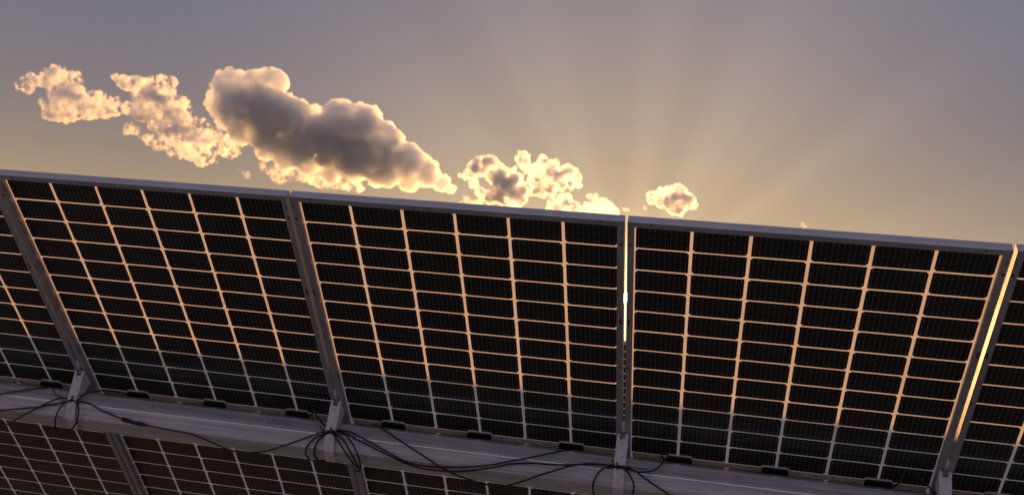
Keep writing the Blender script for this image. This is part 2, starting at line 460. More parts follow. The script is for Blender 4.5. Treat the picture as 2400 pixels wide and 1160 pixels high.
def text_mesh(s, size):
    cu = bpy.data.curves.new('print', 'FONT'); cu.body = s; cu.size = size; cu.align_x = 'CENTER'; cu.align_y = 'CENTER'
    to = bpy.data.objects.new('print', cu); COL.objects.link(to)
    dg = bpy.context.evaluated_depsgraph_get()
    me = bpy.data.meshes.new_from_object(to.evaluated_get(dg))
    bpy.data.objects.remove(to); bpy.data.curves.remove(cu)
    return me
CE = text_mesh('CE', 0.016); CE.materials.clear(); CE.materials.append(M_ink)
ELEVEN = text_mesh('11', 0.016); ELEVEN.materials.clear(); ELEVEN.materials.append(M_ink)
WARN = mesh('warning_triangle', [(-.005, -.004, 0), (.005, -.004, 0), (0, .005, 0)], [(0, 1, 2)]); WARN.materials.append(M_ink)
LINE = mesh('print_line', [(-.018, -.0012, 0), (.018, -.0012, 0), (.018, .0012, 0), (-.018, .0012, 0)], [(0, 1, 2, 3)]); LINE.materials.append(M_ink)

# all cells of a panel in one mesh, for the row that the near row hides
def cell_field():
    v, f = [], []
    for r in range(24):
        for c in range(6):
            x = (c - 2.5) * CP
            y = (MID / 2 + (11 - r + 0.5) * RP) if r < 12 else -(MID / 2 + (r - 12 + 0.5) * RP)
            b = len(v)
            v += [(x - cw_, y - ch_, .0009), (x + cw_, y - ch_, .0009), (x + cw_, y + ch_, .0009), (x - cw_, y + ch_, .0009)]
            f.append((b, b + 1, b + 2, b + 3))
    me = mesh('cell_field', v, f); me.materials.append(M_cell)
    return me
FIELD = cell_field()

def panel(px, yrow, label, group, detailed=True):
    e = obj('solar_panel', None)
    e.empty_display_size = 0.2
    e.location = row_point((px, -0.013, 0), yrow)
    e.rotation_euler = ROT
    tag(e, label, 'solar panel', group)
    obj('lattice_sheet', SHEET, None, e)
    obj('frame_rail', RAIL_T, None, e, (0, L2, 0))
    obj('frame_rail', RAIL_T, None, e, (0, -L2, 0), (0, 0, math.pi))
    obj('frame_rail', RAIL_L, None, e, (W2, 0, 0), (0, 0, -math.pi / 2))
    obj('frame_rail', RAIL_L, None, e, (-W2, 0, 0), (0, 0, math.pi / 2))
    if not detailed:
        o = obj('cell_field', FIELD, None, e); o['kind'] = 'stuff'
        return e
    for r in range(24):
        y = (MID / 2 + (11 - r + 0.5) * RP) if r < 12 else -(MID / 2 + (r - 12 + 0.5) * RP)
        for c in range(6):
            obj('cell', CELL_A if c % 2 == 0 else CELL_B, None, e, ((c - 2.5) * CP + random.uniform(-.0004, .0004), y + random.uniform(-.0004, .0004), 0))
    obj('centre_strip', STRIP, None, e)
    for x, sgn in ((-0.364, -1), (-0.003, -1), (0.371, 1)):
        jb = obj('junction_box', JB_BODY, None, e, (x, -0.001, 0))
        obj('sealant_bead', JB_SEAL, None, jb)
        obj('lid_plate', JB_LID, None, jb)
        obj('cable_gland', JB_GLAND, None, jb, (sgn * 0.049, -0.014, 0.012), (0, 0, -sgn * math.pi / 2))
    l = obj('label_sticker', LAB[0], None, e, (0.116, 0.001, 0))
    obj('certification_mark', CE, None, l, (-0.034, -0.001, 0.0032))
    obj('warning_symbol', WARN, None, l, (0.03, 0.004, 0.0032))
    l = obj('label_sticker', LAB[1], None, e, (0.219, 0.0, 0))
    obj('printed_number', ELEVEN, None, l, (-0.006, 0.004, 0.0032))
    obj('print_line', LINE, None, l, (0.002, -0.008, 0.0032))
    l = obj('label_sticker', LAB[2], None, e, (0.274, -0.004, 0))
    obj('print_line', LINE, None, l, (0.0, 0.001, 0.0032))
    return e

names = {
    -2: 'solar panel next beyond the leftmost one, past the end of the view',
    -1: 'solar panel cut off by the left edge, only its right part in view',
    0: 'solar panel with six columns between the leftmost and second strap, under the long cloud',
    1: 'solar panel left of the sun, between the coiled cables and the middle strap',
    2: 'solar panel right of the sun, between the middle strap and the rightmost strap',
    3: 'solar panel cut off by the right edge, only its left part in view',
    4: 'solar panel next beyond the rightmost one, past the end of the view'}
for k, lab in names.items():
    panel(0.567 + k * PITCH, 0.0, lab, 'solar panels of the near row')
ROW2 = 5.75
for k in range(-3, 6):
    panel(0.567 + k * PITCH, ROW2, 'solar panel of the next row, glimpsed only through the gaps of the near row', 'solar panels of the next row', False)

# ------------------------------------------------------------------ torque tube
def octagon(ap, rad, seg=4):
    """octagon with rounded corners, flats facing the axes"""
    pts = []
    rc = ap / math.cos(math.pi / 8)
    for k in range(8):
        a = math.pi / 8 + k * math.pi / 4
        corner = Vector((math.cos(a), math.sin(a))) * rc
        inner = corner * (1 - rad / math.cos(math.pi / 8) / rc)
        for s in range(seg + 1):
            b = a - math.pi / 8 + math.pi / 4 * s / seg
            pts.append((inner.x + rad * math.cos(b), inner.y + rad * math.sin(b)))
    return pts
def torque_tube(yrow, x0, x1, label):
    oc = [(p[0] - 0.0240, p[1] + 0.11) for p in octagon(0.0755, 0.0075, 5)]
    me = prism('torque_tube', oc, x0, x1, 'x')
    me.materials.append(M_galv); me.materials.append(M_edge)
    for p in me.polygons:                     # rounded edges get the painted highlight colour
        if p.area < 0.006 * (x1 - x0): p.material_index = 1
    o = obj('torque_tube', me, None)
    o.location = row_point((0, 0, 0), yrow); o.rotation_euler = ROT
    return tag(o, label, 'steel tube')
tt = torque_tube(0.0, -3.0, 5.9, 'long octagonal galvanised steel tube running behind the panels, carrying the straps and cables')
torque_tube(ROW2, -4.1, 7.0, 'galvanised steel tube of the next row, behind the near panels')
# faded blue stencil on the upper flat
def stencil(s, x, zc, size):
    me = text_mesh(s, size); me.materials.clear(); me.materials.append(M_blue)
    o = obj('stencil_print', me, None, tt)
    # upper flat: plane y = 0.0575, text reads along x with its top towards the panel
    o.matrix_parent_inverse = Matrix.Identity(4)
    o.location = (x, 0.0579, zc); o.rotation_euler = (R(-90), 0, 0)
stencil('06  07/17088', 0.895, 0.119, 0.030)
stencil('II  20063', 0.66, 0.119, 0.026)
stencil('00 4100 11', 0.39, 0.112, 0.024)
stencil('0830 17', 2.76, 0.112, 0.022)

# ------------------------------------------------------------------ straps that clamp panels to the tube
SP = [(0.137, 0.0325), (0.0645, 0.1455), (0.0118, 0.1905), (-0.0518, 0.1905), (-0.1045, 0.1455), (-0.177, 0.0325)]
def strap_mesh(hw, th):
    """ribbon bent around the tube; both ends have a notch for the bolt"""
    P = [Vector((p[0], p[1])) for p in SP]
    nrm = []
    for i, p in enumerate(P):
        a = (P[i] - P[i - 1]).normalized() if i else (P[1] - P[0]).normalized()
        b = (P[i + 1] - P[i]).normalized() if i < len(P) - 1 else a
        tdir = (a + b).normalized()
        n_ = Vector((-tdir.y, tdir.x))
        if n_.dot(p - Vector((-0.02, 0.11))) < 0: n_ = -n_
        nrm.append(n_ / max(0.5, n_.dot(Vector((-a.y, a.x))) * (1 if n_.dot(Vector((-a.y, a.x))) > 0 else -1)))
    def notch(q, r_): return q + (r_ - q).normalized() * 0.022
    pts = [P[0], notch(P[0], P[1])] + P[1:-1] + [notch(P[-1], P[-2]), P[-1]]
    nn = [nrm[0], nrm[0]] + nrm[1:-1] + [nrm[-1], nrm[-1]]
    xs = [-hw, -0.0105, 0.0105, hw]
    v, f = [], []
    def quad(*q):
        b = len(v); v.extend(q); f.append((b, b + 1, b + 2, b + 3))
    K = len(pts) - 1
    solid = lambda i, j: 0 <= i < K and 0 <= j < 3 and not (j == 1 and i in (0, K - 1))
    def pt(i, j, top):
        q = pts[i] + nn[i] * (th if top else 0)
        return (xs[j], q.x, q.y)
    for i in range(K):
        for j in range(3):
            if not solid(i, j): continue
            for top in (0, 1): quad(pt(i, j, top), pt(i + 1, j, top), pt(i + 1, j + 1, top), pt(i, j + 1, top))
            if not solid(i, j - 1): quad(pt(i, j, 0), pt(i + 1, j, 0), pt(i + 1, j, 1), pt(i, j, 1))
            if not solid(i, j + 1): quad(pt(i, j + 1, 0), pt(i + 1, j + 1, 0), pt(i + 1, j + 1, 1), pt(i, j + 1, 1))
            if not solid(i - 1, j): quad(pt(i, j, 0), pt(i, j + 1, 0), pt(i, j + 1, 1), pt(i, j, 1))
            if not solid(i + 1, j): quad(pt(i + 1, j, 0), pt(i + 1, j + 1, 0), pt(i + 1, j + 1, 1), pt(i + 1, j, 1))
    me = mesh('strap', v, f)
    bm = bmesh.new(); bm.from_mesh(me)
    ed = [e for e in bm.edges if len(e.link_faces) == 2 and e.calc_face_angle(0) > R(60)]
    bmesh.ops.bevel(bm, geom=ed, offset=0.0006, segments=1, affect='EDGES')
    bm.to_mesh(me); bm.free()
    me.materials.append(M_strap)
    return me
STRAP = strap_mesh(0.0215, 0.003)
def web_mesh(s):
    poly = [(s * (0.02 + 0.132) - 0.02, 0.0325), (s * (0.02 + 0.0638) - 0.02, 0.1435), (s * (0.02 + 0.0590) - 0.02, 0.141), (s * (0.02 + 0.0585) - 0.02, 0.0325)]
    me = prism('side_plate', poly, -0.0012, 0.0012, 'x'); me.materials.append(M_strap); return me
WEB_U, WEB_D = web_mesh(1), web_mesh(-1)
SLEEVE = lathe('bolt_sleeve', [(-0.030, 0.0085), (-0.029, 0.0095), (0.0, 0.0098), (0.0005, 0.0135), (0.003, 0.0140), (0.0040, 0.0125), (0.0040, 0.0072), (-0.004, 0.0066)], 'y', 24); SLEEVE.materials.append(M_bolt)
PIN = lathe('bolt_pin', [(-0.004, 0.0052), (0.004, 0.0052), (0.0052, 0.0045)], 'y', 16); PIN.materials.append(M_bolt)
SLOT = box('sleeve_slot', -0.0011, 0.0011, -0.027, -0.001, 0.0093, 0.0102); SLOT.materials.append(M_hole)
TAB = box('clamp_tab', -0.005, 0.005, 0.0045, 0.034, -0.0015, 0.0012, 0.0006); TAB.materials.append(M_strap)

def bracket(k, label):
    x = 0.567 + (k - 0.5) * PITCH
    e = obj('clamp_bracket', None); e.empty_display_size = 0.1
    e.location = row_point((x - 0.001, 0, 0)); e.rotation_euler = ROT
    tag(e, label, 'bracket', 'straps clamping the panels to the tube')
    obj('strap', STRAP, None, e)
    for s in (-0.0195, 0.0195):
        obj('side_plate', WEB_U, None, e, (s, 0, 0))
        obj('side_plate', WEB_D, None, e, (s, 0, 0))
    tilt = math.atan2(0.113, 0.0725)
    b = obj('bolt', SLEEVE, None, e, (0, 0.158, 0.034), (R(-14), 0, 0))
    obj('pin', PIN, None, b)
    obj('sleeve_slot', SLOT, None, b)
    obj('clamp_tab', TAB, None, b)
    b = obj('bolt', SLEEVE, None, e, (0, -0.198, 0.034), (R(180 + 14), 0, 0))
    obj('pin', PIN, None, b)
    return e
bl = {-1: 'zinc strap bracket beyond the left edge of the view', 0: 'leftmost zinc strap bracket with cables and one round cable loop tied to it',
      1: 'zinc strap bracket with the big bunch of cable loops tied to it', 2: 'zinc strap bracket straight below the sun with a bolt at its top',
      3: 'rightmost zinc strap bracket at the lower right corner', 4: 'zinc strap bracket beyond the right edge of the view'}
for k, lab in bl.items(): bracket(k, lab)

# ------------------------------------------------------------------ posts (outside the view, they carry the tubes)
def post(x, yrow, label):
    c = row_point((x, -0.02, 0.11), yrow)
    e = obj('support_post', None); e.location = (x, c.y, 0)
    tag(e, label, 'post', 'posts under the steel tubes')
    h = c.z - 0.10
    hp = [(-.05, -.075), (.05, -.075), (.05, -.069), (.003, -.069), (.003, .069), (.05, .069), (.05, .075), (-.05, .075), (-.05, .069), (-.003, .069), (-.003, -.069), (-.05, -.069)]
    obj('h_beam', prism('h_beam', hp, -0.4, h), M_post, e)
    ring = [(0.135 * math.cos(a), 0.135 * math.sin(a)) for a in [k * math.pi / 12 for k in range(24)]]
    n = len(ring); v, f = [], []
    for xx in (-.03, .03):
        for rr in (1.0, 0.70):
            v += [(xx, p[0] * rr, p[1] * rr + c.z) for p in ring]
    for i in range(n):
        j = (i + 1) % n
        f += [(i, j, n + j, n + i), (2 * n + i, 2 * n + j, 3 * n + j, 3 * n + i), (i, j, 2 * n + j, 2 * n + i), (n + i, n + j, 3 * n + j, 3 * n + i)]
    obj('bearing_ring', mesh('bearing_ring', v, f), M_post, e)
post(-2.1, 0, 'steel post carrying the near tube, left of the view')
post(5.25, 0, 'steel post carrying the near tube, right of the view')
post(-2.1, ROW2, 'steel post carrying the next row, on the left')
post(5.25, ROW2, 'steel post carrying the next row, on the right')

# ------------------------------------------------------------------ cables (row-local coordinates)
CAB = {
 'a': [[-0.163,0.0005,0.012],[-0.1791,0.0106,0.03],[-0.1895,0.0635,0.0899],[-0.2452,0.0635,0.1089],[-0.2999,0.0635,0.1294],[-0.357,0.0598,0.1483],[-0.4355,0.0449,0.1632],[-0.5291,0.0327,0.1754]],
 'b': [[0.0201,0.0695,0.1282],[-0.0085,0.0695,0.1357],[-0.0642,0.0695,0.1367],[-0.1091,0.061,0.1556],[-0.17,0.0354,0.1811],[-0.2213,0.0122,0.1995],[-0.3178,-0.057,0.1995],[-0.4034,-0.1137,0.19],[-0.5139,-0.1741,0.19]],
 'c': [[0.012,0.0645,0.1344],[-0.0102,0.0645,0.1361],[-0.0408,0.0626,0.1469],[-0.0976,0.0499,0.1596],[-0.1745,0.0356,0.1739],[-0.2789,0.0212,0.1883],[-0.3483,0.0078,0.1945],[-0.4634,-0.0199,0.1945]],
 'd': [[-0.0258,0.0695,0.1455],[-0.0073,0.0695,0.1323],[0.0221,0.0695,0.1036],[0.0714,0.0817,0.09],[0.0995,0.0597,0.06],[0.1283,0.0294,0.035],[0.1557,-0.0042,0.014]],
 'e': [[-0.0063,0.0715,0.1437],[-0.0416,0.0635,0.1559],[-0.0653,0.0368,0.1826],[-0.0836,-0.0064,0.2015],[-0.0943,-0.0573,0.205],[-0.0729,-0.0804,0.205],[-0.03,-0.0551,0.205],[0.019,0.0021,0.2015],[0.0309,0.0402,0.1792],[0.0209,0.0642,0.1552],[-0.0033,0.0715,0.1432]],
 'f1': [[-0.0245,0.0675,0.1378],[0.0158,0.0675,0.139],[0.0727,0.0674,0.1464],[0.1282,0.0531,0.1606],[0.1824,0.043,0.1707],[0.2294,0.0353,0.1784]],
 'conn': [[0.2292,0.0372,0.1794],[0.2835,0.0301,0.1865],[0.3514,0.0266,0.19]],
 'f2': [[0.3454,0.0224,0.1871],[0.4415,0.0188,0.1908],[0.5242,0.0154,0.1941],[0.5774,0.0035,0.1945],[0.6213,-0.019,0.1945],[0.6673,-0.0383,0.197],[0.7088,-0.0517,0.2],[0.7646,-0.0521,0.2],[0.8235,-0.0431,0.2],[0.8767,-0.0247,0.2],[0.956,0.0149,0.1945],[1.0127,0.0334,0.1761],[1.0692,0.0518,0.1577],[1.1079,0.0645,0.1431],[1.1453,0.0645,0.1315]],
 'tail0': [[-0.0233,0.0675,0.1344],[-0.0683,0.0675,0.1314],[-0.1018,0.0675,0.1201],[-0.1267,0.0734,0.1]],
 'g': [[0.9952,0.0019,0.02],[1.0231,0.043,0.04],[1.0444,0.0884,0.06],[1.061,0.1316,0.085],[1.0754,0.1338,0.1],[1.0842,0.1078,0.105],[1.101,0.0695,0.1055],[1.1397,0.0695,0.1382],[1.1643,0.0653,0.1513]],
 'l1': [[1.1589,0.0695,0.1338],[1.1379,0.0695,0.1414],[1.095,0.0557,0.1609],[1.0632,0.0335,0.1831],[1.0501,0.0079,0.1995],[1.0467,-0.027,0.1995],[1.0631,-0.045,0.2],[1.0646,-0.1133,0.15],[1.0769,-0.18,0.1],[1.1041,-0.2275,0.06]],
 'l2': [[1.16,0.0655,0.139],[1.1385,0.0655,0.1452],[1.107,0.0497,0.1612],[1.0905,0.0288,0.1821],[1.0823,0.0005,0.1955],[1.0825,-0.0295,0.1955],[1.0818,-0.0654,0.18],[1.0781,-0.1734,0.1]],
 'l3': [[1.1356,0.0695,0.1433],[1.1544,0.0695,0.1463],[1.1916,0.0441,0.1725],[1.2253,0.0144,0.1995],[1.2439,-0.0328,0.2],[1.2648,-0.0443,0.21]],
 'l4': [[1.136,0.0735,0.1423],[1.1565,0.0735,0.1451],[1.2027,0.0597,0.1625],[1.2369,0.0315,0.1907],[1.2585,-0.0155,0.205],[1.2682,-0.0489,0.21]],
 'l5': [[1.1374,0.0775,0.1442],[1.1631,0.0775,0.1417],[1.2136,0.0753,0.1526],[1.2465,0.0547,0.1732],[1.2712,0.0297,0.1982],[1.2797,-0.0141,0.21],[1.276,-0.0473,0.215],[1.2616,-0.0631,0.215],[1.2507,-0.0583,0.21]],
 'h': [[1.1304,0.0715,0.1443],[1.1483,0.0715,0.1365],[1.181,0.0715,0.1285],[1.2294,0.0715,0.1322],[1.2821,0.0686,0.1508],[1.337,0.0538,0.1656],[1.3915,0.039,0.1804],[1.4517,0.023,0.1964],[1.5087,0.0102,0.2015],[1.5769,0.0104,0.2015],[1.6564,0.0202,0.1992],[1.7445,0.0289,0.1905],[1.8203,0.041,0.1784],[1.8736,0.0534,0.166],[1.9481,0.0687,0.1507],[2.0191,0.0715,0.1213],[2.0713,0.0512,0.08],[2.1079,0.0192,0.04],[2.1266,0.0008,0.02]],
 'i': [[1.1296,0.0665,0.1445],[1.1503,0.0665,0.1362],[1.206,0.0665,0.135],[1.258,0.059,0.1534],[1.3249,0.0432,0.1692],[1.4033,0.0246,0.1877],[1.4718,0.0015,0.1965],[1.5384,-0.0156,0.1965],[1.6125,-0.0142,0.1965],[1.687,-0.0042,0.1965],[1.7665,0.0193,0.193],[1.8418,0.0344,0.1779],[1.8791,0.0429,0.1694],[1.9545,0.0523,0.16],[2.0356,0.0555,0.1569],[2.1157,0.0616,0.1508],[2.1946,0.0665,0.1412],[2.268,0.0665,0.1331],[2.3,0.0665,0.1349]],
 'j': [[1.3015,-0.0174,0.014],[1.2868,0.0108,0.03],[1.2992,0.0481,0.06],[1.3418,0.0626,0.085],[1.4027,0.0735,0.1257],[1.4806,0.0614,0.1608],[1.5408,0.0416,0.1806],[1.6005,0.0219,0.2003],[1.6544,-0.0104,0.2035],[1.7218,-0.0275,0.21],[1.7892,-0.0378,0.215],[1.845,-0.0353,0.215],[1.8786,-0.0286,0.215],[1.9342,-0.0002,0.21],[1.9979,0.0279,0.1944],[2.0549,0.0458,0.1764],[2.1169,0.0641,0.1581],[2.1742,0.0735,0.1468],[2.237,0.0735,0.139],[2.2693,0.0735,0.1434],[2.3012,0.0735,0.1452]],
 'k': [[2.2637,0.0695,0.1329],[2.2907,0.0695,0.1368],[2.3339,0.0695,0.1455],[2.371,0.0673,0.1492],[2.4121,0.0695,0.1432],[2.4414,0.0695,0.122],[2.4617,0.0653,0.085],[2.4745,0.0822,0.07],[2.4692,0.0912,0.06],[2.4572,0.0772,0.05],[2.4507,0.0522,0.045],[2.4593,0.0316,0.045],[2.4727,0.022,0.03],[2.4843,0.0139,0.018]],
 'm': [[2.3176,0.0715,0.141],[2.2862,0.0715,0.1432],[2.245,0.068,0.1514],[2.2209,0.0493,0.1701],[2.2085,0.0225,0.1969],[2.2098,-0.0216,0.2015],[2.2248,-0.0734,0.205],[2.273,-0.1063,0.205],[2.3211,-0.079,0.205],[2.3548,-0.0129,0.205],[2.3615,0.0286,0.1908],[2.3531,0.0461,0.1733],[2.3293,0.0679,0.1515],[2.3021,0.0715,0.1434],[2.2756,0.0715,0.1428]],
 'n': [[2.2642,0.0675,0.1366],[2.3115,0.0675,0.1339],[2.3602,0.0674,0.1463],[2.3933,0.0538,0.1599],[2.4316,0.0389,0.1748],[2.4803,0.0214,0.1924],[2.5074,0.0036,0.2],[2.5662,-0.0427,0.2],[2.6505,-0.0756,0.2],[2.7633,-0.0767,0.2]],
 'tail2a': [[2.2883,0.0775,0.1391],[2.3279,0.0775,0.1396],[2.3699,0.0775,0.1404],[2.4042,0.0775,0.139]],
 'tail2b': [[2.298,0.072,0.1531],[2.2833,0.0755,0.1416],[2.2745,0.0755,0.1261],[2.2707,0.0755,0.1131]],
 'o': [[3.3,-0.0089,0.014],[3.3111,0.0439,0.04],[3.3048,0.1321,0.08],[3.3018,0.2031,0.11],[3.308,0.218,0.115],[3.3264,0.2162,0.12],[3.3596,0.183,0.125],[3.4048,0.1365,0.13],[3.4368,0.1088,0.14],[3.4623,0.153,0.2]],
 'tail1': [[1.1435,0.0715,0.1394],[1.1192,0.0715,0.1379],[1.1054,0.0715,0.1326],[1.0926,0.0715,0.1175]],
 'hang1': [[1.1439,-0.1585,0.1],[1.1454,-0.1655,0.12],[1.1298,-0.2213,0.13]],
}
RC = 0.0034
def in_row(name, me, material):
    o = obj(name, me, material)
    o.location = row_point((0, 0, 0)); o.rotation_euler = ROT
    return o
def cable(key, label, rad=RC, name='cable'):
    return tag(in_row(name, tube(name, CAB[key], rad), M_cable), label, 'cable', 'black cables along the tube')
cable('a', 'black cable from the leftmost junction box running off the left edge')
cable('b', 'black cable sagging steeply from the leftmost strap to the left edge below the tube')
cable('c', 'black cable running nearly level along the tube from leftmost strap to left edge')
cable('d', 'black cable arching from the leftmost strap up to the junction box at its right')
cable('e', 'black cable forming the round loop that hangs under the leftmost strap')
f1 = tag(in_row('cable', tube('cable', CAB['f1'], RC), M_cable), 'black cable with a plug connector right of the leftmost strap, sagging on to the bunch', 'cable', 'black cables along the tube')
obj('cable_run', tube('cable_run', CAB['f2'], RC * 0.9), M_cable, f1)
cp = [Vector(p) for p in CAB['conn']]
cc = [cp[0].lerp(cp[1], i / 6) for i in range(6)] + [cp[1].lerp(cp[2], i / 6) for i in range(7)]
obj('connector', tube('connector', cc, [.005, .0095, .0095, .0095, .0075, .0075, .0075, .0075, .0095, .0095, .0085, .006, .004], 10, smoothed=False), M_black, f1)
cable('g', 'black cable hooking up from the junction box left of the cable bunch')
coil = obj('cable_coil', None); coil.location = row_point((0, 0, 0)); coil.rotation_euler = ROT
tag(coil, 'bunch of black cable loops draped over the tube at the second strap', 'cable coil')
for k in ('l1', 'l2', 'l3', 'l4', 'l5'):
    obj('cable_loop', tube('cable_loop', CAB[k], RC * 1.05), M_cable, coil)
cable('h', 'upper of two black cables swagged from the bunch to the box by the middle strap')
cable('i', 'lower of two black cables swagged from the bunch to the middle strap')
cable('j', 'black cable slanting down across the tube and sagging below it to the middle strap')
cable('k', 'black cable with a small curl at the junction box right of the middle strap')
cable('m', 'black cable forming the wide loop hanging below the middle strap')
cable('n', 'black cable slanting down to the right from the middle strap')
cable('o', 'black cable arching from the rightmost junction box behind the rightmost strap')

def tie(key_list, cpos, label, extra=None):
    e = obj('cable_tie', None); e.location = row_point((0, 0, 0)); e.rotation_euler = ROT
    tag(e, label, 'cable tie', 'black ties holding the cables')
    c = Vector(cpos)
    ring = [c + Vector((0.002 * math.sin(a), 0.017 * math.cos(a), 0.008 * math.sin(a))) for a in [2 * math.pi * k / 14 for k in range(15)]]
    obj('band', tube('band', ring, 0.0032, 6, 2), M_tie, e)
    for k in key_list:
        obj('tail', tube('tail', CAB[k], 0.0022, 6), M_tie, e)
tie(['tail0'], CAB['b'][1], 'black tie with a thin bent tail at the leftmost strap')
tie(['tail1'], CAB['h'][1], 'black tie gathering the cable bunch at the second strap')
tie(['tail2a', 'tail2b'], CAB['k'][1], 'black tie with a long straight tail at the middle strap')
tag(in_row('cable_tie', tube('cable_tie', CAB['hang1'], 0.0022, 6), M_tie), 'thin black tie end hanging straight down below the cable bunch', 'cable tie', 'black ties holding the cables')

